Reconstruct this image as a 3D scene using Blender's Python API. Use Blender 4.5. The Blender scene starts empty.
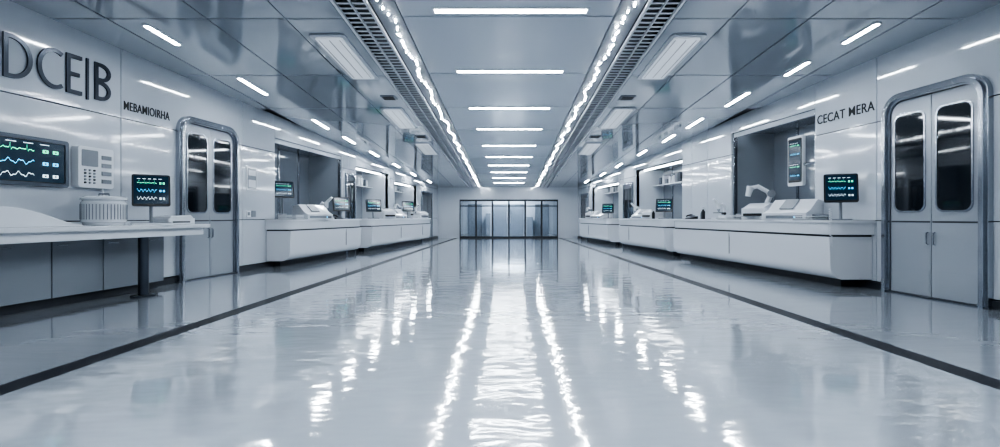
import bpy, bmesh, math, random
from mathutils import Vector, Matrix
random.seed(7)
sc=bpy.context.scene
try:
    sc.view_settings.look='AgX - High Contrast'
except Exception as e: print(e)
# ------------------------------------------------------------ hall geometry
def W(d): return 5.864-0.1065*d          # half width of the (slightly tapering) hall
def C(d): return 3.588-0.0486*d          # ceiling height
Y0,Y1=-4.0,23.8
# ------------------------------------------------------------ materials
def mat(name,col,rough=.4,metal=0,emit=None,es=0,coat=0,ior=1.5,noise=0,bump=None,crough=.04):
    m=bpy.data.materials.new(name); m.use_nodes=True
    nt=m.node_tree; b=nt.nodes['Principled BSDF']
    b.inputs['Base Color'].default_value=(*col,1)
    b.inputs['Roughness'].default_value=rough
    b.inputs['Metallic'].default_value=metal
    b.inputs['IOR'].default_value=ior
    b.inputs['Coat Weight'].default_value=coat
    b.inputs['Coat Roughness'].default_value=crough
    if emit:
        b.inputs['Emission Color'].default_value=(*emit,1)
        b.inputs['Emission Strength'].default_value=es
    if noise or bump:
        tc=nt.nodes.new('ShaderNodeNewGeometry')
    if noise:
        n=nt.nodes.new('ShaderNodeTexNoise'); n.inputs['Scale'].default_value=1.3; n.inputs['Detail'].default_value=4
        nt.links.new(tc.outputs['Position'],n.inputs['Vector'])
        r=nt.nodes.new('ShaderNodeMapRange'); r.inputs['To Min'].default_value=max(0,rough-noise); r.inputs['To Max'].default_value=rough+noise
        nt.links.new(n.outputs['Fac'],r.inputs['Value']); nt.links.new(r.outputs[0],b.inputs['Roughness'])
    if bump:
        sx,sy,sz,st,dist=bump
        mp=nt.nodes.new('ShaderNodeMapping'); mp.inputs['Scale'].default_value=(sx,sy,sz)
        n2=nt.nodes.new('ShaderNodeTexNoise'); n2.inputs['Scale'].default_value=1; n2.inputs['Detail'].default_value=2
        bp=nt.nodes.new('ShaderNodeBump'); bp.inputs['Strength'].default_value=st; bp.inputs['Distance'].default_value=dist
        nt.links.new(tc.outputs['Position'],mp.inputs['Vector']); nt.links.new(mp.outputs[0],n2.inputs['Vector'])
        nt.links.new(n2.outputs['Fac'],bp.inputs['Height']); nt.links.new(bp.outputs[0],b.inputs['Normal'])
        if coat: nt.links.new(bp.outputs[0],b.inputs['Coat Normal'])
    return m
M_wall=mat('wall_panel_gloss',(.57,.605,.655),.09,coat=.9,ior=1.65,noise=.03,bump=(.7,.7,.7,.22,.02))
M_ceil=mat('ceiling_panel_gloss',(.34,.37,.415),.11,coat=1,ior=1.65,noise=.04,bump=(.6,.6,.6,.2,.02))
M_ceilc=mat('ceiling_centre_panel',(.42,.455,.505),.25,coat=.4)
M_chan=mat('led_channel_dark',(.20,.215,.24),.35)
M_seam=mat('dark_seam',(.03,.034,.042),.6)
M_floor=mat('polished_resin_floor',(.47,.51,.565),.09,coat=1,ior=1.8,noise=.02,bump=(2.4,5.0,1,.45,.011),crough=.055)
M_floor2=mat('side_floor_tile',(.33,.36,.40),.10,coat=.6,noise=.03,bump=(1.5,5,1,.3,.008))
M_stripe=mat('dark_floor_inlay',(.012,.014,.02),.35,ior=1.3)
M_white=mat('white_enamel',(.69,.715,.755),.2,coat=.5,noise=.03)
M_plast=mat('white_plastic',(.70,.725,.765),.35)
M_grey=mat('grey_plastic',(.23,.25,.28),.4)
M_cab=mat('cabinet_front_grey',(.24,.265,.30),.2,coat=.4)
M_dark=mat('dark_plastic',(.02,.022,.026),.3)
M_steel=mat('brushed_steel',(.44,.465,.505),.18,metal=1,noise=.05)
M_sdark=mat('dark_steel',(.11,.125,.15),.3,metal=.9)
M_letter=mat('sign_letter_steel',(.08,.09,.11),.3,metal=.7)
M_ink=mat('sign_letter_dark',(.010,.012,.016),.5)
M_glassd=mat('smoked_window_glass',(.010,.014,.020),.05,coat=1)
M_glassn=mat('niche_back_glass',(.20,.225,.26),.08,coat=1)
M_leaf=mat('door_leaf',(.42,.45,.495),.2,metal=.35,coat=.4,noise=.04)
M_kick=mat('plinth_dark',(.035,.04,.05),.35)
M_screen=mat('screen_black',(.004,.008,.014),.12,emit=(.01,.04,.08),es=.5)
M_green=mat('trace_green',(.1,.8,.3),.5,emit=(.12,.8,.5),es=2)
M_cyan=mat('trace_cyan',(.1,.5,.8),.5,emit=(.1,.55,.9),es=2.2)
M_wh=mat('trace_white',(.8,.8,.8),.5,emit=(.7,.9,1),es=1.5)
LC=(.885,.948,1)
M_light=mat('ceiling_lamp_diffuser',(1,1,1),.4,emit=LC,es=60)
M_led=mat('led_diffuser',(1,1,1),.4,emit=LC,es=170)
M_side=mat('downlight_diffuser',(1,1,1),.4,emit=LC,es=72)
M_nl=mat('niche_fill_diffuser',(1,1,1),.4,emit=LC,es=8)  # fill strip added to brighten the plain niches
M_nl2=mat('niche_shelf_fill_diffuser',(1,1,1),.4,emit=LC,es=18)  # stronger fill strip added to brighten the far shelf niches
M_vl=mat('vestibule_lamp_diffuser',(1,1,1),.4,emit=LC,es=75)
M_soft=mat('ceiling_box_glow_cover',(.50,.53,.58),.25,emit=(.85,.93,1),es=.35,coat=.5)  # faint emission put into the air unit cover to brighten it
def glass_mat():
    m=bpy.data.materials.new('clear_door_glass'); m.use_nodes=True; nt=m.node_tree
    nt.nodes.remove(nt.nodes['Principled BSDF']); o=nt.nodes['Material Output']
    t=nt.nodes.new('ShaderNodeBsdfTransparent'); t.inputs[0].default_value=(.74,.77,.80,1)
    g=nt.nodes.new('ShaderNodeBsdfGlossy'); g.inputs['Roughness'].default_value=.03
    f=nt.nodes.new('ShaderNodeFresnel'); mx=nt.nodes.new('ShaderNodeMixShader')
    nt.links.new(f.outputs[0],mx.inputs[0]); nt.links.new(t.outputs[0],mx.inputs[1]); nt.links.new(g.outputs[0],mx.inputs[2]); nt.links.new(mx.outputs[0],o.inputs[0])
    return m
M_glass=glass_mat()
# ------------------------------------------------------------ mesh builder
class MB:
    def __init__(s,name,T=None):
        s.name=name; s.v=[]; s.f=[]; s.m=[]; s.mats=[]; s.T=T or (lambda p:p)
    def mi(s,m):
        if m not in s.mats: s.mats.append(m)
        return s.mats.index(m)
    def add(s,vs,fs,m):
        o=len(s.v); s.v+= [tuple(s.T(p)) for p in vs]; i=s.mi(m)
        for f in fs: s.f.append([o+k for k in f]); s.m.append(i)
    def box(s,x0,x1,y0,y1,z0,z1,m):
        s.add([(x,y,z) for x in(x0,x1) for y in(y0,y1) for z in(z0,z1)],
              [(0,1,3,2),(4,6,7,5),(0,4,5,1),(2,3,7,6),(0,2,6,4),(1,5,7,3)],m)
    def quad(s,pts,m): s.add(pts,[tuple(range(len(pts)))],m)
    def cyl(s,p0,p1,r0,r1,m,n=20):
        p0=Vector(p0);p1=Vector(p1);a=(p1-p0).normalized()
        u=a.orthogonal().normalized();w=a.cross(u)
        vs=[];
        for p,r in((p0,r0),(p1,r1)):
            for k in range(n):
                t=2*math.pi*k/n; vs.append(tuple(p+u*math.cos(t)*r+w*math.sin(t)*r))
        fs=[(k,(k+1)%n,n+(k+1)%n,n+k) for k in range(n)]+[tuple(range(n)),tuple(range(n,2*n))]
        s.add(vs,fs,m)
    def tube(s,pts,r,m,n=8):
        pts=[Vector(p) for p in pts]; vs=[]; u=None
        for i,p in enumerate(pts):
            a=(pts[min(i+1,len(pts)-1)]-pts[max(i-1,0)]).normalized()
            if u is None: u=a.orthogonal().normalized()
            u=(u-a*u.dot(a)).normalized(); w=a.cross(u)
            for k in range(n):
                t=2*math.pi*k/n; vs.append(tuple(p+u*math.cos(t)*r+w*math.sin(t)*r))
        fs=[(i*n+k,i*n+(k+1)%n,(i+1)*n+(k+1)%n,(i+1)*n+k) for i in range(len(pts)-1) for k in range(n)]
        fs+=[tuple(range(n)),tuple(range(len(vs)-n,len(vs)))]
        s.add(vs,fs,m)
    def ax(s,p,a,axis): return {'x':(a,p[0],p[1]),'y':(p[0],a,p[1]),'z':(p[0],p[1],a)}[axis]
    def prism(s,pts,axis,a0,a1,m):
        n=len(pts); vs=[s.ax(p,a0,axis) for p in pts]+[s.ax(p,a1,axis) for p in pts]
        s.add(vs,[(k,(k+1)%n,n+(k+1)%n,n+k) for k in range(n)]+[tuple(range(n)),tuple(range(n,2*n))],m)
    def ring(s,o,i,axis,a0,a1,m):
        n=len(o); vs=[s.ax(p,a0,axis) for p in o]+[s.ax(p,a0,axis) for p in i]+[s.ax(p,a1,axis) for p in o]+[s.ax(p,a1,axis) for p in i]
        fs=[]
        for k in range(n):
            j=(k+1)%n
            fs+=[(k,j,n+j,n+k),(2*n+k,2*n+j,3*n+j,3*n+k),(k,j,2*n+j,2*n+k),(n+k,n+j,3*n+j,3*n+k)]
        s.add(vs,fs,m)
    def lathe(s,prof,c,m,n=24):
        vs=[];
        for r,z in prof:
            for k in range(n):
                t=2*math.pi*k/n; vs.append((c[0]+r*math.cos(t),c[1]+r*math.sin(t),c[2]+z))
        L=len(prof)
        fs=[(i*n+k,i*n+(k+1)%n,(i+1)*n+(k+1)%n,(i+1)*n+k) for i in range(L-1) for k in range(n)]
        fs+=[tuple(range(n)),tuple(range((L-1)*n,L*n))]
        s.add(vs,fs,m)
    def done(s,bevel=0,parent=None):
        xs=[Vector(v) for v in s.v]
        mn=Vector((min(v[i] for v in xs) for i in range(3))); mx=Vector((max(v[i] for v in xs) for i in range(3)))
        c=Vector(((mn.x+mx.x)/2,(mn.y+mx.y)/2,mn.z))
        me=bpy.data.meshes.new(s.name); me.from_pydata([tuple(v-c) for v in xs],[],s.f)
        for m in s.mats: me.materials.append(m)
        for p,i in zip(me.polygons,s.m): p.material_index=i
        bm=bmesh.new(); bm.from_mesh(me); bmesh.ops.recalc_face_normals(bm,faces=bm.faces)
        for f in bm.faces: f.smooth=True
        for e in bm.edges:
            if len(e.link_faces)!=2 or e.calc_face_angle(0)>math.radians(32): e.smooth=False
        bm.to_mesh(me); bm.free()
        o=bpy.data.objects.new(s.name,me); o.location=c; sc.collection.objects.link(o)
        if bevel:
            b=o.modifiers.new('bevel','BEVEL'); b.width=bevel; b.segments=2; b.limit_method='ANGLE'; b.angle_limit=math.radians(40); b.harden_normals=False
        if parent: o.parent=parent
        return o
def rr(x0,x1,y0,y1,r,n=6,top_only=False):
    pts=[]
    for cx,cy,a,isb in((x1-r,y1-r,0,0),(x0+r,y1-r,90,0),(x0+r,y0+r,180,1),(x1-r,y0+r,270,1)):
        for k in range(n+1):
            if isb and top_only: pts.append(((x0,x1)[a==270],y0+1e-5*k)); continue
            t=math.radians(a+90*k/n); pts.append((cx+r*math.cos(t),cy+r*math.sin(t)))
    return pts
def WT(side):   # wall space (depth, out, z) ; z>=90 snaps to ceiling
    return lambda p:(side*(W(p[0])-p[1]),p[0],C(p[0]) if p[2]>90 else p[2])
def CT(p): return (p[0],p[1],C(p[1])-p[2])   # ceiling space (x, depth, drop)
def PT(x,y,z,yaw):
    Mx=Matrix.Translation((x,y,z))@Matrix.Rotation(math.radians(yaw),4,'Z')
    return lambda p: Mx@Vector(p)
# ------------------------------------------------------------ floor
fl=MB('floor')
def sx(side,off,y): 
    base=(2.93-0.0225*(y-2.9)) 
    return side*(base+off)
y0,y1=Y0,Y1+5
fl.quad([(sx(-1,-.09,y0),y0,0),(sx(1,-.09,y0),y0,0),(sx(1,-.09,y1),y1,0),(sx(-1,-.09,y1),y1,0)],M_floor)
for s in(-1,1):
    fl.quad([(sx(s,-.09,y0),y0,0),(sx(s,.09,y0),y0,0),(sx(s,.09,y1),y1,0),(sx(s,-.09,y1),y1,0)],M_stripe)
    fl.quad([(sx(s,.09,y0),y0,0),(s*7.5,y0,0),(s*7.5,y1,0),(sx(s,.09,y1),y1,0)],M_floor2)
fl.done()
# ------------------------------------------------------------ walls
def build_wall(name,side,seams,niches):
    w=MB(name,WT(side)); g=.006
    def inn(a,b):
        for n in niches:
            if a>=n[0]-1e-3 and b<=n[1]+1e-3: return n
        return None
    pts=sorted(set([Y0,Y1]+seams+[n[0] for n in niches]+[n[1] for n in niches]))
    for a,b in zip(pts[:-1],pts[1:]):
        n=inn(a,b)
        bands=[(0,.10),(.10,.95),(.95,2.32),(2.32,99)] if not n else [(0,.10),(.10,n[2]),(n[3],99)]
        for z0,z1 in bands:
            zz1=z1 if z1<90 else 99
            w.box(a,b,-.12,-.03,z0,zz1,M_seam)
            w.box(a+g,b-g,-.032,(-.02 if z0==0 else 0),z0+g,zz1-(g if z1<90 else 0),M_kick if z0==0 else M_wall)
    for (a,b,z0,z1,shelf) in niches:
        w.box(a,b,-1.0,-.9,z0,z1,M_glassn)
        w.box(a-.05,a,-1.0,-.03,z0,z1,M_glassn); w.box(b,b+.05,-1.0,-.03,z0,z1,M_cab if not shelf else M_wall)
        w.box(a-.05,b+.05,-1.0,-.03,z1,z1+.05,M_cab); w.box(a-.05,b+.05,-1.0,-.03,z0-.05,z0,M_wall)
        k=a+.8
        while k<b-.3:
            w.box(k-.02,k+.02,-.9,-.87,z0,z1,M_steel); k+=.9
        if shelf:
            w.box(a,b,-.9,-.55,z0+1.05,z0+1.08,M_white); w.box(a+.05,b-.05,-.30,-.25,z1-.02,z1,M_nl2)  # shelf, then the added fill strip under the niche top
        else:   # added fill lamp, kept out of sight by an added header lip
            w.box(a,b,-.10,-.03,z1-.09,z1,M_wall); w.box(a+.05,b-.05,-.20,-.16,z1-.02,z1,M_nl)
            # full-height glazing frame at the front
            w.box(a,a+.05,-.10,-.03,z0,z1,M_steel); w.box(b-.05,b,-.10,-.03,z0,z1,M_steel)
    return w.done(bevel=.003)
NL=[(10.24,13.4,.93,2.62,0),(14.3,17.0,.93,2.45,1),(17.6,20.3,.93,2.25,1)]
NR=[(8.14,10.6,.93,2.76,0),(12.9,16.2,.93,2.5,1),(17.9,21.4,.93,2.25,1)]
build_wall('wall_left',-1,[-2.5,-1,.5,2,3.5,5.0,6.66,9.2,13.8,22.9],NL)
build_wall('wall_right',1,[-2.5,-1,.5,2,3.5,5.2,6.95,11.6,12.4,17.3,22.9],NR)
b=MB('wall_back'); b.box(-6.5,6.5,Y0-.1,Y0,0,4,M_wall); b.done()
# end wall with opening
b=MB('wall_end')
ox0,ox1,oz=-2.3,2.38,1.83
b.box(-3.6,ox0,Y1,Y1+.15,0,2.5,M_wall); b.box(ox1,3.6,Y1,Y1+.15,0,2.5,M_wall); b.box(ox0,ox1,Y1,Y1+.15,oz,2.5,M_wall)
b.box(-2.7,-2.6,Y1+.15,Y1+5,0,2.4,M_glassn); b.box(2.6,2.7,Y1+.15,Y1+5,0,2.4,M_glassn)
b.box(-2.7,2.7,Y1+5,Y1+5.1,0,2.4,M_wall); b.box(-2.7,2.7,Y1+.15,Y1+5.1,2.3,2.4,M_ceil)
for x in(-1.9,1.95): b.box(x-.4,x+.4,Y1+4.94,Y1+5,.0,1.75,M_cab)
b.box(-.85,-.03,Y1+4.95,Y1+5,.0,1.75,M_glassn); b.box(.1,.9,Y1+4.95,Y1+5,.0,1.75,M_glassn)
b.box(-1.25,-1.0,Y1+4.3,Y1+4.95,.0,1.2,M_cab); b.box(1.05,1.4,Y1+4.3,Y1+4.95,.0,1.0,M_cab)
for y in(.8,2.0,3.2,4.4): b.box(-1.0,1.0,Y1+y,Y1+y+.12,2.26,2.3,M_vl)
b.done(bevel=.004)
d=MB('door_1')
xs=[ox0+i*(ox1-ox0)/6 for i in range(7)]
FR=M_seam
d.box(ox0,ox1,Y1-.03,Y1+.08,oz-.08,oz,FR); d.box(ox0,ox1,Y1-.03,Y1+.08,1.5,1.545,FR)
for i,x in enumerate(xs): d.box(max(ox0,x-.04),min(ox1,x+.04),Y1-.03,Y1+.08,0,oz-.08,FR)
for i in range(6):
    d.box(xs[i]+.04,xs[i+1]-.04,Y1+.02,Y1+.03,.08,1.5,M_glass); d.box(xs[i]+.04,xs[i+1]-.04,Y1+.02,Y1+.03,1.545,oz-.08,M_glass)
    d.box(xs[i]+.04,xs[i+1]-.04,Y1,Y1+.05,0.0,.08,FR)
for s in(-1,1): d.tube([(xs[3]+s*.08,Y1-.08,.7),(xs[3]+s*.08,Y1-.08,1.25)],.015,M_steel)
d.done()
# ------------------------------------------------------------ ceiling
c=MB('ceiling',CT)
gx=.011
def cpan(x0,x1,y0,y1,drop0,drop1,m): c.box(x0,x1,y0,y1,drop0,drop1,m)
c.add([(-6.6,Y0,-.12),(6.6,Y0,-.12),(6.6,Y1+.2,-.12),(-6.6,Y1+.2,-.12),(-6.6,Y0,-.2),(6.6,Y0,-.2),(6.6,Y1+.2,-.2),(-6.6,Y1+.2,-.2)],[(0,1,2,3),(4,5,6,7),(0,1,5,4),(1,2,6,5),(2,3,7,6),(3,0,4,7)],M_seam)
yy=Y0; ys=[]
while yy<Y1: ys.append(yy); yy+=1.95
ys.append(Y1)
for a,bb in zip(ys[:-1],ys[1:]):
    cpan(-1.215,1.215,a+gx,bb-gx,-.06,-.0,M_ceilc)
    for s in(-1,1):
        def X(u,v): return (min(s*u,s*v),max(s*u,s*v))
        x=X(1.235,1.50); cpan(*x,a+.002,bb-.002,-.06,-.015,M_chan)     # led channel
        x=X(1.90,2.55); cpan(*x,a+gx,bb-gx,-.06,.03,M_ceil)
        x=X(2.565,3.45); cpan(*x,a+gx,bb-gx,-.06,.03,M_ceil)
        for u0,u1 in((3.47,4.6),):
            w0,w1=min(u1,W(a)-.0),min(u1,W(bb)-.0)
            if w1<u0: continue
            c.add([(s*u0,a+gx,-.06),(s*w0,a+gx,-.06),(s*w1,bb-gx,-.06),(s*u0,bb-gx,-.06),(s*u0,a+gx,.03),(s*w0,a+gx,.03),(s*w1,bb-gx,.03),(s*u0,bb-gx,.03)],
              [(0,1,2,3),(4,5,6,7),(0,1,5,4),(1,2,6,5),(2,3,7,6),(3,0,4,7)],M_ceil)
        if W(bb)>4.64:
            c.add([(s*4.62,a+gx,-.06),(s*W(a),a+gx,-.06),(s*W(bb),bb-gx,-.06),(s*4.62,bb-gx,-.06),(s*4.62,a+gx,.03),(s*W(a),a+gx,.03),(s*W(bb),bb-gx,.03),(s*4.62,bb-gx,.03)],
              [(0,1,2,3),(4,5,6,7),(0,1,5,4),(1,2,6,5),(2,3,7,6),(3,0,4,7)],M_ceil)
c.done()
# ventilation grilles
for s in(-1,1):
    g=MB('ventilation_grille',CT)
    a,bx=(1.51,1.89)
    g.box(min(s*a,s*bx),max(s*a,s*bx),Y0,Y1,-.10,-.09,M_dark)
    for u,wd in((a,.03),(a+.18,.015),(bx-.03,.03)):
        g.box(min(s*u,s*(u+wd)),max(s*u,s*(u+wd)),Y0,Y1,-.0,.035,M_white)
    y=Y0+.05
    while y<Y1:
        g.box(min(s*a,s*bx),max(s*a,s*bx),y,y+.028,.0,.010,M_white); y+=.12
    g.done()
# led strips : chain of small irregular lenses along the channel
for s in(-1,1):
    L=MB('led_strip',CT); rnd=random.Random(3+s)
    y=Y0+.05
    while y<Y1-.3:
        ln=rnd.uniform(.05,.13); ph=1.36+.030*math.sin(y*5.0)+rnd.uniform(-.02,.02); w_=rnd.uniform(.004,.012); sk=rnd.uniform(-.016,.016)
        n=6; pts=[]
        for k in range(n+1): t=k/n; pts.append((s*(ph+sk*(t-.5)*2+w_*math.sin(math.pi*t)+.003),y+ln*t))
        for k in range(n+1): t=1-k/n; pts.append((s*(ph+sk*(t-.5)*2-w_*math.sin(math.pi*t)-.003),y+ln*t))
        L.prism(pts,'z',-.014,.0,M_plast); L.prism(pts,'z',.0,.003,M_led)
        y+=ln*rnd.uniform(1.3,2.2)
    L.done()
# centre lights
for i,(dd,wd) in enumerate([(-2,1.7),(.2,1.7),(2,1.7),(3.8,1.7),(5.6,1.7),(7.6,1.6),(9.7,1.55),(11.5,1.48),(13.5,1.42),(15.3,1.4),(17,1.36),(18.7,1.34),(20.4,1.32),(22.1,1.3)]):
    l=MB('ceiling_light',CT); x=.03; q=.045
    l.ring([(x-wd/2-.02,dd-.07),(x+wd/2+.02,dd-.07),(x+wd/2+.02,dd+.07),(x-wd/2-.02,dd+.07)],[(x-wd/2,dd-q),(x+wd/2,dd-q),(x+wd/2,dd+q),(x-wd/2,dd+q)],'z',0,.012,M_white)
    l.box(x-wd/2,x+wd/2,dd-q,dd+q,0,.008,M_light); l.done()
# side downlights
for s,lst in((-1,[(-2,4.6),(0.5,4.5),(3.2,4.4),(6.2,4.28),(8.25,4.2),(10.9,4.08),(12.6,4.0),(14.6,3.9),(16.8,3.75),(19,3.6),(21.3,3.35)]),
             (1,[(-2,4.6),(0.5,4.5),(3.2,4.4),(6.15,4.33),(7.4,4.27),(9.0,4.12),(10.8,4.03),(12.4,3.98),(14.4,3.86),(16.8,3.72),(19,3.6),(21.3,3.35)])):
    for dd,x in lst:
        l=MB('ceiling_downlight',CT); hl=.30 if dd<8 else .45
        x*=s
        l.ring(rr(x-.055,x+.055,dd-hl-.02,dd+hl+.02,.05,4),rr(x-.035,x+.035,dd-hl,dd+hl,.034,4),'z',.03,.045,M_white)
        l.prism(rr(x-.035,x+.035,dd-hl,dd+hl,.034,4),'z',.03,.038,M_side); l.done()
# ceiling boxes (air units)
for s in(-1,1):
    for dd in(7.0,10.4,13.8):
        l=MB('ceiling_air_unit',CT); x=s*2.24
        l.prism(rr(x-.22,x+.22,dd-.85,dd+.85,.05,4),'z',.03,.05,M_ceilc)
        l.prism(rr(x-.17,x+.17,dd-.78,dd+.78,.04,4),'z',.05,.065,M_soft)
        for k in range(3): l.box(x-.14+k*.13,x-.13+k*.13,dd-.72,dd+.72,.065,.068,M_grey)
        l.done()
    for dd in(8.9,12.2):
        l=MB('ceiling_speaker_vent',CT); x=s*2.12
        l.prism(rr(x-.13,x+.13,dd-.13,dd+.13,.02,3),'z',.03,.045,M_grey)
        for k in range(6): l.box(x-.1,x+.1,dd-.1+k*.037,dd-.085+k*.037,.045,.05,M_dark)
        l.done()
# ------------------------------------------------------------ doors
def door(name,side,d0,d1,H,glazed=True):
    m=MB(name,WT(side)); t=.105; mid=(d0+d1)/2
    O=rr(d0,d1,0,H,.26,8,True); I=rr(d0+t,d1-t,0,H-t,.19,8,True)
    O2=rr(d0+.03,d1-.03,0,H-.03,.24,8,True); I2=rr(d0+t-.025,d1-t+.025,0,H-t+.025,.2,8,True)
    m.ring(O,I,'y',.001,.06,M_steel); m.ring(O2,I2,'y',.06,.09,M_steel)
    m.prism(I,'y',.001,.015,M_seam)
    for a,b_ in((d0+t+.008,mid-.005),(mid+.005,d1-t-.008)):
        left=a<mid-.1
        r=.18; n=8; pts=[(a,.02),(b_,.02)]
        if left:
            pts+= [(b_,H-t-.008)]+[(a+r+r*math.cos(math.radians(90+90*k/n)),H-t-.008-r+r*math.sin(math.radians(90+90*k/n))) for k in range(n+1)]
        else:
            pts+= [(b_-r+r*math.cos(math.radians(90*k/n)),H-t-.008-r+r*math.sin(math.radians(90*k/n))) for k in range(n+1)]+[(a,H-t-.008)]
        m.prism(pts,'y',.015,.03,M_leaf)
        wa,wb=a+.085,b_-.075
        m.ring(rr(wa-.02,wb+.02,1.06,2.34,.10),rr(wa,wb,1.08,2.32,.09),'y',.03,.042,M_steel)
        m.prism(rr(wa,wb,1.08,2.32,.09),'y',.03,.034,M_glassd)
        m.box(a+.02,b_-.02,.03,.035,.06,.34,M_leaf)
        m.box(a+.01,b_-.01,.03,.033,.93,.95,M_seam)
        hx=b_-.04 if left else a+.04
        m.tube([(hx,.03,.66),(hx,.05,.67),(hx,.05,.80),(hx,.03,.81)],.008,M_steel)
    m.box(d0-.02,d1+.02,0,.07,0,.015,M_sdark)
    return m.done()
door('door_2',1,5.44,6.80,2.62); door('door_3',-1,7.6,9.0,2.58)
def fdoor(name,side,d0,d1,H):
    m=MB(name,WT(side)); m.ring([(d0,0),(d1,0),(d1,H),(d0,H)],[(d0+.06,.0),(d1-.06,.0),(d1-.06,H-.06),(d0+.06,H-.06)],'y',.001,.05,M_steel)
    m.box(d0+.06,d1-.06,.001,.02,.01,H-.06,M_sdark); mid=(d0+d1)/2
    for a,b_ in((d0+.1,mid-.04),(mid+.04,d1-.1)): m.prism(rr(a,b_,.95,H-.2,.05),'y',.02,.025,M_glassd); m.box(a,b_,.02,.025,.1,.8,M_leaf)
    m.done()
fdoor('door_4',-1,20.9,22.6,2.1); fdoor('door_5',1,16.4,17.3,2.15); fdoor('door_6',1,21.9,23.1,2.05); fdoor('door_7',-1,13.55,14.15,2.2)
# ------------------------------------------------------------ signs
def sign(name,txt,side,d0,d1,z0,h,m,bold=0,ext=.02):
    cu=bpy.data.curves.new(name,'FONT'); cu.body=txt; cu.extrude=.02; cu.offset=bold; cu.space_character=1.05
    o=bpy.data.objects.new(name+'_tmp',cu); sc.collection.objects.link(o)
    bpy.context.view_layer.update()
    me=bpy.data.meshes.new_from_object(o.evaluated_get(bpy.context.evaluated_depsgraph_get()))
    bpy.data.objects.remove(o)
    xs=[v.co.x for v in me.vertices]; ys_=[v.co.y for v in me.vertices]; zs=[v.co.z for v in me.vertices]
    T=WT(side); ax_,bx_=min(xs),max(xs); ay,by=min(ys_),max(ys_); az,bz=min(zs),max(zs)
    cen=Vector(T(((d0+d1)/2,0,z0)))
    for v in me.vertices:
        u=(v.co.x-ax_)/(bx_-ax_); 
        v.co=Vector(T((d0+(d1-d0)*u, .001+ext*(v.co.z-az)/(bz-az), z0+h*(v.co.y-ay)/(by-ay))))-cen
    me.materials.clear(); me.materials.append(m)
    bm=bmesh.new(); bm.from_mesh(me); bmesh.ops.recalc_face_normals(bm,faces=bm.faces); bm.to_mesh(me); bm.free()
    ob=bpy.data.objects.new(name,me); ob.location=cen; sc.collection.objects.link(ob)
# large letters built as constant-width metal strokes
def stroke_sign(name,side,d0,z0,h,m):
    t=.046; o0,o1=.004,.022; B=MB(name,WT(side))
    def bar(a,b_,z_0,z_1): B.box(d0+a,d0+b_,o0,o1,z0+z_0,z0+z_1,m)
    def arc(cx,cz,rx,rz,a0,a1):
        n=20; O=[];I=[]
        for k in range(n+1):
            a=math.radians(a0+(a1-a0)*k/n); O.append((d0+cx+rx*math.cos(a),z0+cz+rz*math.sin(a))); I.append((d0+cx+(rx-t)*math.cos(a),z0+cz+(rz-t)*math.sin(a)))
        for k in range(n):
            vs=[(p[0],o,p[1]) for o in(o0,o1) for p in(O[k],O[k+1],I[k+1],I[k])]
            B.add(vs,[(0,1,2,3),(4,5,6,7),(0,1,5,4),(2,3,7,6)]+([(0,3,7,4)] if k==0 else [])+([(1,2,6,5)] if k==n-1 else []),m)
    bar(0,t,0,h); bar(t,.08,0,t); bar(t,.08,h-t,h); arc(.08,h/2,.21,h/2,-90,90)                     # D
    arc(.53,h/2,.19,h/2,58,302)                                                                       # C
    x=.67; bar(x,x+t,0,h); bar(x+t,x+.19,0,t); bar(x+t,x+.16,h/2-t/2,h/2+t/2); bar(x+t,x+.19,h-t,h)    # E
    x=.92; bar(x,x+t*.6,-.03,h*1.02)                                                                     # I
    x=1.03; bar(x,x+t,0,h); 
    for zc in(h*.26,h*.75):
        rz=h*.26 if zc<h/2 else h*.25
        bar(x+t,x+.08,zc-rz,zc-rz+t); bar(x+t,x+.08,zc+rz-t,zc+rz); arc(x+.08,zc,.14,rz,-90,90)
    B.done()
stroke_sign('wall_sign_letters',-1,5.24,2.48,.47,M_letter)
sign('wall_sign_lettering','MEBAMIOIRHA',-1,6.70,7.48,2.44,.12,M_ink,.006,.006)
sign('wall_sign_lettering','CECAT MERA',1,8.08,6.98,2.49,.14,M_ink,.004,.006)
# ------------------------------------------------------------ screens
def content(mb,f,w,h,seed,rows=3):
    r=random.Random(seed)
    for k in range(rows):
        yb=h*(.78-.62*k/max(1,rows-1)) if rows>1 else h*.5; m=[M_green,M_cyan,M_wh][k%3]
        n=60; prev=None; t=h*.009
        for i in range(n+1):
            u=w*(.05+.62*i/n); ph=(i*(.9+.2*k))%14
            a=h*.10
            if k%3==0: v=a*(1.1 if 5<ph<6.2 else(-.5 if 6.2<=ph<7 else (.25*math.sin(ph) if ph>9 else 0)))
            else: v=a*.45*math.sin(i*.55+k)+a*.2*math.sin(i*1.3)
            cur=(u,yb+v)
            if prev: mb.add([f(prev[0],prev[1]-t,.003),f(cur[0],cur[1]-t,.003),f(cur[0],cur[1]+t,.003),f(prev[0],prev[1]+t,.003)],[(0,1,2,3)],m)
            prev=cur
        for j in range(2):
            u0=w*(.76+.11*j); hh=h*.05
            mb.add([f(u0,yb-hh,.003),f(u0+w*.06,yb-hh,.003),f(u0+w*.06,yb+hh*.6,.003),f(u0,yb+hh*.6,.003)],[(0,1,2,3)],m)
            mb.add([f(u0+w*.018,yb-hh*.6,.004),f(u0+w*.042,yb-hh*.6,.004),f(u0+w*.042,yb+hh*.2,.004),f(u0+w*.018,yb+hh*.2,.004)],[(0,1,2,3)],M_screen)
    for k in range(5):
        u0=w*(.05+.17*k); mb.add([f(u0,h*.93,.003),f(u0+w*.1,h*.93,.003),f(u0+w*.1,h*.945,.003),f(u0,h*.945,.003)],[(0,1,2,3)],M_wh)
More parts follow.
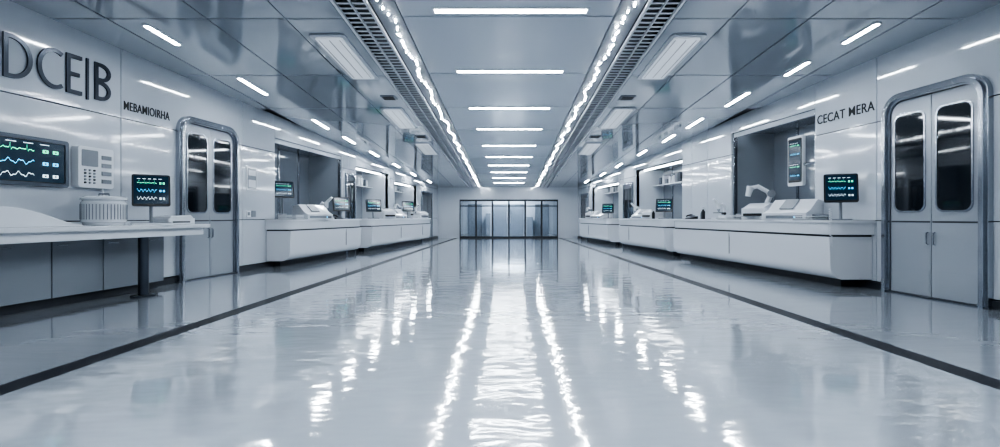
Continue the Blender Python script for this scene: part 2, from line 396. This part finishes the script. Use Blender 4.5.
# big wall ECG
m=MB('patient_monitor_screen',WT(-1))
m.prism(rr(4.75,5.86,1.34,1.88,.03,4),'y',.03,.085,M_dark); m.ring(rr(4.75,5.86,1.34,1.88,.03,4),rr(4.79,5.82,1.38,1.84,.02,4),'y',.085,.095,M_sdark)
m.box(4.8,5.81,.085,.088,1.39,1.83,M_screen); m.box(5.1,5.5,.003,.03,1.5,1.75,M_sdark)
content(m,lambda u,v,e:(4.8+u,.088+e,1.39+v),1.01,.44,1,3); m.done()
# control box
m=MB('wall_control_panel',WT(-1))
m.prism(rr(5.98,6.45,1.36,1.86,.03,4),'y',.002,.09,M_plast); m.prism(rr(6.02,6.23,1.62,1.82,.01,3),'y',.09,.095,M_grey)
for i in range(3):
    for j in range(5): m.cyl((6.06+i*.06,.09,1.42+j*.038),(6.06+i*.06,.102,1.42+j*.038),.013,.012,M_grey if (i+j)%3 else M_dark,10)
for j in range(4): m.box(6.28,6.41,.09,.1,1.42+j*.1,1.47+j*.1,M_grey)
m.tube([(6.33,.05,1.36),(6.33,.08,1.2),(6.3,.05,1.0)],.012,M_plast); m.done()
def monitor(name,x,y,z,yaw,w,h,lift,seed,tilt=10,port=False):
    m=MB(name); base=PT(x,y,z,yaw)
    R=Matrix.Translation((0,0,lift))@Matrix.Rotation(math.radians(-tilt),4,'X')
    m.T=lambda p: base(R@Vector(p))
    m.prism(rr(-w/2,w/2,0,h,.025,4),'y',-.02,.02,M_dark); m.prism(rr(-w*.35,w*.35,h*.15,h*.8,.03,4),'y',.02,.055,M_grey)
    m.box(-w/2+.02,w/2-.02,-.022,-.02,.03,h-.02,M_screen)
    content(m,lambda u,v,e:(-w/2+.04+u,-.022-e,.05+v),w-.08,h-.09,seed,3)
    m.T=base
    m.tube([(0,.05,lift+h*.35),(0,.09,lift+.02),(0,.07,.06),(0,.05,.02)],.022,M_grey,10)
    m.prism(rr(-w*.32,w*.32,-.08,.15,.05,5),'z',0,.022,M_grey)
    return m.done()
# ------------------------------------------------------------ left desk
m=MB('reception_desk',WT(-1))
top=[(3.0,0.003),(7.43,0.003),(7.43,.45)]+[(7.13+.3*math.cos(math.radians(a)),.5+.3*math.sin(math.radians(a))) for a in range(0,91,15)]+[(3.0,.8)]
m.prism(top,'z',.85,.90,M_white)
inner=[(3.0,0.003),(7.36,0.003),(7.36,.42)]+[(7.1+.26*math.cos(math.radians(a)),.47+.26*math.sin(math.radians(a))) for a in range(0,91,15)]+[(3.0,.75)]
m.prism(inner,'z',.75,.85,M_white)
prof=[(3.0,.90),(3.0,1.10),(4.7,1.10)]+[(4.7+.9*k/8,1.10-.20*(.5-.5*math.cos(math.pi*k/8))) for k in range(1,9)]
vs=[];n=len(prof)
for o_ in(.56,.62): vs+=[(a,o_,z) for a,z in prof]
m.add(vs,[(k,(k+1)%n,n+(k+1)%n,n+k) for k in range(n)]+[tuple(range(n)),tuple(range(n,2*n))],M_white)
m.cyl((6.3,.60,.0),(6.3,.60,.77),.055,.055,M_sdark); m.cyl((6.3,.60,0),(6.3,.60,.02),.13,.13,M_sdark); m.cyl((3.6,.60,.0),(3.6,.60,.77),.055,.055,M_sdark)
m.done(bevel=.012)
m=MB('base_cabinet',WT(-1))
m.box(3.0,7.0,.003,.22,0,.1,M_kick); m.box(3.0,7.0,.003,.28,.1,.745,M_seam)
k=3.0
while k<6.9:
    m.box(k+.008,min(k+.61,7.0),.28,.30,.11,.74,M_cab); m.box(k+.06,k+.2,.30,.315,.68,.69,M_steel); k+=.615
m.done(bevel=.003)
# drum-like desktop steriliser
m=MB('desktop_sterilizer_drum',PT(-4.83,5.98,.901,20))
m.lathe([(.19,0),(.2,.01),(.2,.03),(.215,.035),(.22,.05),(.22,.27),(.205,.285),(.205,.295),(.225,.30),(.225,.325),(.19,.345),(.05,.35)],(0,0,0),M_white,40)
for k in range(40):
    a=2*math.pi*k/40; ca,sa=math.cos(a),math.sin(a); m.cyl((.221*ca,.221*sa,.07),(.221*ca,.221*sa,.25),.005,.005,M_grey,6)
m.tube([(-.05,0,.345),(-.05,0,.375),(.05,0,.375),(.05,0,.345)],.010,M_grey); m.done()
monitor('desk_monitor',-4.72,6.62,.901,38,.42,.43,.24,11,12)
m=MB('keyboard',PT(-4.60,6.42,.901,45)); m.prism(rr(-.22,.22,-.22,-.07,.02,3),'z',0,.022,M_plast)
for i in range(12):
    for j in range(4): m.box(-.205+i*.034,-.178+i*.034,-.208+j*.033,-.182+j*.033,.022,.03,M_grey)
m.done()
m=MB('desk_scanner',PT(-4.72,7.08,.901,80)); m.prism(rr(-.26,.2,-.16,.16,.03,4),'z',0,.08,M_plast); m.prism([(-.24,.08),(.18,.08),(.12,.13),(-.2,.11)],'y',-.15,.15,M_white); m.box(-.2,.1,-.165,-.155,.02,.04,M_dark); m.done(bevel=.006)
m=MB('paper_tray',PT(-5.0,5.35,.901,0)); m.prism(rr(-.17,.17,-.22,.22,.02,3),'z',0,.015,M_grey); m.box(-.14,.14,-.19,.19,.015,.03,M_white); m.done()
# ------------------------------------------------------------ service counters
def counter(name,side,d0,d1,out=.6,top=.95):
    m=MB(name,WT(side)); o=out; e=.003
    prof=[(e,.12),(o-.20,.12)]+[(o-.20+.17*math.sin(math.radians(a)),.30-.18*math.cos(math.radians(a))) for a in range(10,91,16)]+[(o-.025,.5),(o-.01,.72),(e,.72)]
    m.prism([(p[0],p[1]) for p in prof],'x',d0+.04,d1-.04,M_white)
    m.box(d0+.05,d1-.05,e,o-.06,.72,.75,M_seam)
    r=.2; plan=[(d0,e),(d1,e)]+[(d1-r+r*math.cos(math.radians(a)),o-r+r*math.sin(math.radians(a))) for a in range(0,91,15)]+[(d0+r-r*math.sin(math.radians(a)),o-r+r*math.cos(math.radians(a))) for a in range(0,91,15)]
    m.prism(plan,'z',.75,top-.035,M_white); 
    plan2=[(d0-.02,e),(d1+.02,e)]+[(d1+.02-r+r*math.cos(math.radians(a)),o+.03-r+r*math.sin(math.radians(a))) for a in range(0,91,15)]+[(d0-.02+r-r*math.sin(math.radians(a)),o+.03-r+r*math.cos(math.radians(a))) for a in range(0,91,15)]
    m.prism(plan2,'z',top-.035,top,M_plast)
    m.box(d0+.25,d1-.25,e,o-.34,0,.12,M_kick)
    k=d0+2.6
    while k<d1-.8: m.box(k,k+.006,o-.02,o-.008,.3,.70,M_seam); k+=2.6
    m.done(bevel=.008)
counter('service_counter',1,6.98,12.1,.62); counter('service_counter',1,12.7,16.3,.55); counter('service_counter',1,17.5,21.6,.5)
counter('service_counter',-1,9.9,13.5,.5); counter('service_counter',-1,14.2,20.6,.5)
# ------------------------------------------------------------ props
Z=.951
def side_pos(side,d,o): p=WT(side)((d,o,0)); return p[0],p[1]
def analyzer(name,side,d,o,yaw,s=1):
    x,y=side_pos(side,d,o); m=MB(name,PT(x,y,Z,yaw))
    m.prism([(-.22*s,0),(.22*s,0),(.22*s,.24*s),(.05*s,.27*s),(-.12*s,.13*s),(-.22*s,.09*s)],'x',-.28*s,.28*s,M_white)
    m.prism([(-.115*s,.137*s),(.04*s,.262*s),(.035*s,.275*s),(-.125*s,.15*s)],'x',-.12*s,.06*s,M_grey)
    m.box(-.24*s,.24*s,-.225*s,-.22*s,.02*s,.06*s,M_grey)
    for k in range(4): m.box(.13*s+k*.03*s,.15*s+k*.03*s,-.228*s,-.222*s,.03*s,.05*s,M_cyan if k==0 else M_dark)
    m.done(bevel=.012*s)
def microscope(name,side,d,o,yaw,s=1):
    x,y=side_pos(side,d,o); m=MB(name,PT(x,y,Z,yaw)); q=s
    m.prism(rr(-.1*q,.1*q,-.15*q,.13*q,.03*q,4),'z',0,.035*q,M_white)
    m.tube([(0,.09*q,.03*q),(0,.12*q,.14*q),(0,.11*q,.26*q),(0,.05*q,.33*q)],.032*q,M_plast,10)
    m.box(-.08*q,.08*q,-.1*q,.07*q,.13*q,.145*q,M_dark)
    m.cyl((0,-.02*q,.22*q),(0,-.02*q,.34*q),.04*q,.045*q,M_white); m.cyl((0,-.02*q,.16*q),(0,-.02*q,.22*q),.018*q,.03*q,M_steel)
    m.cyl((0,-.03*q,.33*q),(0,-.14*q,.43*q),.03*q,.025*q,M_plast); m.cyl((-.045*q,.1*q,.12*q),(.045*q,.1*q,.12*q),.03*q,.03*q,M_dark)
    m.done()
def arm(name,side,d,o,yaw,s=1):
    x,y=side_pos(side,d,o); m=MB(name,PT(x,y,Z,yaw))
    m.cyl((0,0,0),(0,0,.05*s),.09*s,.07*s,M_white); m.tube([(0,0,.04*s),(.02*s,0,.2*s),(.06*s,0,.3*s)],.03*s,M_white,10)
    m.cyl((.06*s,-.05*s,.31*s),(.06*s,.05*s,.31*s),.045*s,.045*s,M_grey); m.tube([(.06*s,0,.31*s),(-.08*s,0,.40*s),(-.16*s,0,.38*s)],.026*s,M_white,10)
    m.cyl((-.16*s,0,.40*s),(-.19*s,0,.28*s),.045*s,.03*s,M_white); m.done()
def bottle(name,side,d,o,h=.2,r=.035,mt=None):
    x,y=side_pos(side,d,o); m=MB(name,PT(x,y,Z,0)); mt=mt or M_dark
    m.lathe([(r,0),(r,h*.65),(r*.45,h*.78),(r*.4,h*.85)],(0,0,0),mt,16); m.lathe([(r*.5,h*.85),(r*.5,h)],(0,0,0),M_plast,12); m.done()
def papers(name,side,d,o,yaw,n=3):
    x,y=side_pos(side,d,o); m=MB(name,PT(x,y,Z,yaw)); m.prism(rr(-.16,.16,-.22,.22,.02,3),'z',0,.012,M_grey)
    for k in range(n): m.box(-.14,.14,-.2,.2,.014+k*.03,.03+k*.03,M_plast if k%2 else M_white)
    m.box(-.15,.15,.2,.22,.0,.03+.03*n,M_grey); m.done()
def printer(name,side,d,o,yaw,s=1):
    x,y=side_pos(side,d,o); m=MB(name,PT(x,y,Z,yaw))
    m.prism(rr(-.24*s,.24*s,-.2*s,.2*s,.04*s,4),'z',0,.18*s,M_plast); m.prism([(-.2*s,.18*s),(.18*s,.18*s),(.12*s,.26*s),(-.05*s,.26*s)],'x',-.2*s,.2*s,M_white)
    m.box(-.18*s,.18*s,-.21*s,-.195*s,.06*s,.1*s,M_dark); m.box(-.15*s,.15*s,-.3*s,-.19*s,.05*s,.06*s,M_grey); m.done(bevel=.006)
def phone(name,side,d,o,yaw):
    x,y=side_pos(side,d,o); m=MB(name,PT(x,y,Z,yaw)); m.prism([(-.1,0),(.1,0),(.1,.07),(-.1,.025)],'x',-.1,.1,M_dark)
    m.tube([(-.07,-.09,.06),(-.07,-.05,.085),(-.07,.05,.1),(-.07,.09,.09)],.018,M_dark,8)
    for i in range(3):
        for j in range(4): m.box(-.02+i*.033,.0+i*.033,-.07+j*.033,-.05+j*.033,.03,.06+j*.012,M_grey)
    m.done()
# right counter 1
x,y=side_pos(1,7.2,.30); monitor('desk_monitor',x,y,Z,-28,.42,.42,.26,21,12)
m=MB('coiled_cable'); P=[]
for k in range(160):
    t=k/159; a=t*2*math.pi*16; cx,cy=side_pos(1,7.0-.02*t,.66); P.append((cx+.015*math.cos(a),cy+.015*math.sin(a)-.08,1.12-.52*t))
m.tube(P,.004,M_plast,5); m.done()
analyzer('blood_analyzer',1,8.15,.34,-60,1.25); printer('label_printer',1,9.05,.3,-70,1.15); arm('desk_robot_arm',1,9.6,-.1,-20,1.6)
papers('document_tray',1,10.05,.3,-80,3); microscope('microscope',1,10.6,.25,-80,1); bottle('reagent_bottle',1,11.2,.3,.26,.045); bottle('reagent_bottle',1,11.45,.2,.2,.04,M_glassn)
papers('document_tray',1,7.62,.44,-60,2); phone('desk_phone',1,11.75,.3,-70)
# tall display in right niche on arm
m=MB('wall_display',WT(1))
m.prism(rr(8.5,8.88,1.54,2.40,.03,4),'y',-.10,-.05,M_plast); m.prism(rr(8.52,8.86,1.60,2.36,.02,4),'y',-.05,-.045,M_dark)
m.box(8.54,8.84,-.045,-.043,1.64,2.33,M_screen)
content(m,lambda u,v,e:(8.82-u,-.043+e,2.05+v),.26,.24,5,2); content(m,lambda u,v,e:(8.82-u,-.043+e,1.68+v),.26,.24,6,2)
m.tube([(8.5,-.08,1.9),(8.3,-.12,1.9),(8.145,-.12,1.9)],.025,M_steel); m.done()
# far right
x,y=side_pos(1,13.3,.3); monitor('desk_monitor',x,y,Z,-35,.45,.36,.18,31)
printer('label_printer',1,14.1,.3,-70); analyzer('blood_analyzer',1,14.8,.28,-60); microscope('microscope',1,15.5,.25,-80,1.1); bottle('reagent_bottle',1,13.75,.4,.25,.04)
x,y=side_pos(1,18.2,.3); monitor('desk_monitor',x,y,Z,-35,.45,.36,.18,32)
analyzer('blood_analyzer',1,19.2,.28,-60,1.1); printer('label_printer',1,20.2,.28,-70,1.1); arm('desk_robot_arm',1,21,.2,-70,1.1)
# left niche counters
x,y=side_pos(-1,10.75,-.1); monitor('desk_monitor',x,y,Z,40,.42,.36,.46,41)
analyzer('blood_analyzer',-1,11.2,.3,60,1.2); microscope('microscope',-1,11.9,.25,80,1.2); papers('document_tray',-1,10.3,.3,80,3); phone('desk_phone',-1,12.3,.35,60)
x,y=side_pos(-1,12.8,.25); monitor('desk_monitor',x,y,Z,45,.45,.36,.2,42); bottle('reagent_bottle',-1,11.55,.42,.24,.04)
x,y=side_pos(-1,15.0,.25); monitor('desk_monitor',x,y,Z,40,.48,.38,.2,43)
printer('label_printer',-1,15.8,.28,60,1.2); analyzer('blood_analyzer',-1,16.7,.28,60,1.2); arm('desk_robot_arm',-1,17.5,.2,60,1.2)
x,y=side_pos(-1,18.4,.25); monitor('desk_monitor',x,y,Z,40,.48,.38,.25,44); microscope('microscope',-1,19.2,.25,80,1.2); printer('label_printer',-1,19.9,.25,60,1.1)
# niche shelf contents
def shelfset(name,side,a,b_,z):
    m=MB(name,WT(side)); r=random.Random(int(a*10)); k=a+.15
    while k<b_-.3:
        w_=r.uniform(.06,.2); h=r.uniform(.12,.3); m.box(k,k+w_,-.82,-.62,z,z+h,r.choice([M_plast,M_grey,M_white,M_sdark])); k+=w_+r.uniform(.02,.18)
    m.done(bevel=.004)
for s,N in((-1,NL),(1,NR)):
    for (a,b_,z0,z1,sh) in N:
        if sh: shelfset('shelf_binders',s,a,b_,z0+1.081)
# small wall things left
m=MB('light_switch',WT(-1)); m.prism(rr(9.3,9.42,1.0,1.12,.015,3),'y',0.001,.015,M_plast); m.box(9.33,9.39,.015,.022,1.03,1.09,M_grey); m.prism(rr(9.46,9.58,1.0,1.12,.015,3),'y',0.001,.015,M_grey); m.done()
m=MB('notice_board',WT(-1)); m.prism(rr(9.3,9.62,1.5,1.95,.01,3),'y',0.001,.015,M_white); m.box(9.33,9.59,.015,.018,1.53,1.92,M_cab); m.box(9.35,9.57,.018,.02,1.78,1.88,M_white); m.box(9.35,9.57,.018,.02,1.56,1.7,M_white); m.done()
# skirting
for s,n in((-1,'left'),(1,'right')):
    t=MB('baseboard_'+n,WT(s)); t.box(Y0,Y1,-.005,.02,0,.09,M_kick); t.done()
# ------------------------------------------------------------ world, camera
w=bpy.data.worlds.new('world'); sc.world=w; w.use_nodes=True; w.node_tree.nodes['Background'].inputs[0].default_value=(.5,.6,.75,1); w.node_tree.nodes['Background'].inputs[1].default_value=.3
cam=bpy.data.cameras.new('camera'); cam.lens=18; cam.sensor_width=36; cam.sensor_fit='HORIZONTAL'; cam.shift_x=-.008; cam.shift_y=-.0065; cam.clip_start=.05
co=bpy.data.objects.new('camera',cam); co.location=(0,0,1.0); co.rotation_euler=(math.radians(90),0,0); sc.collection.objects.link(co); sc.camera=co
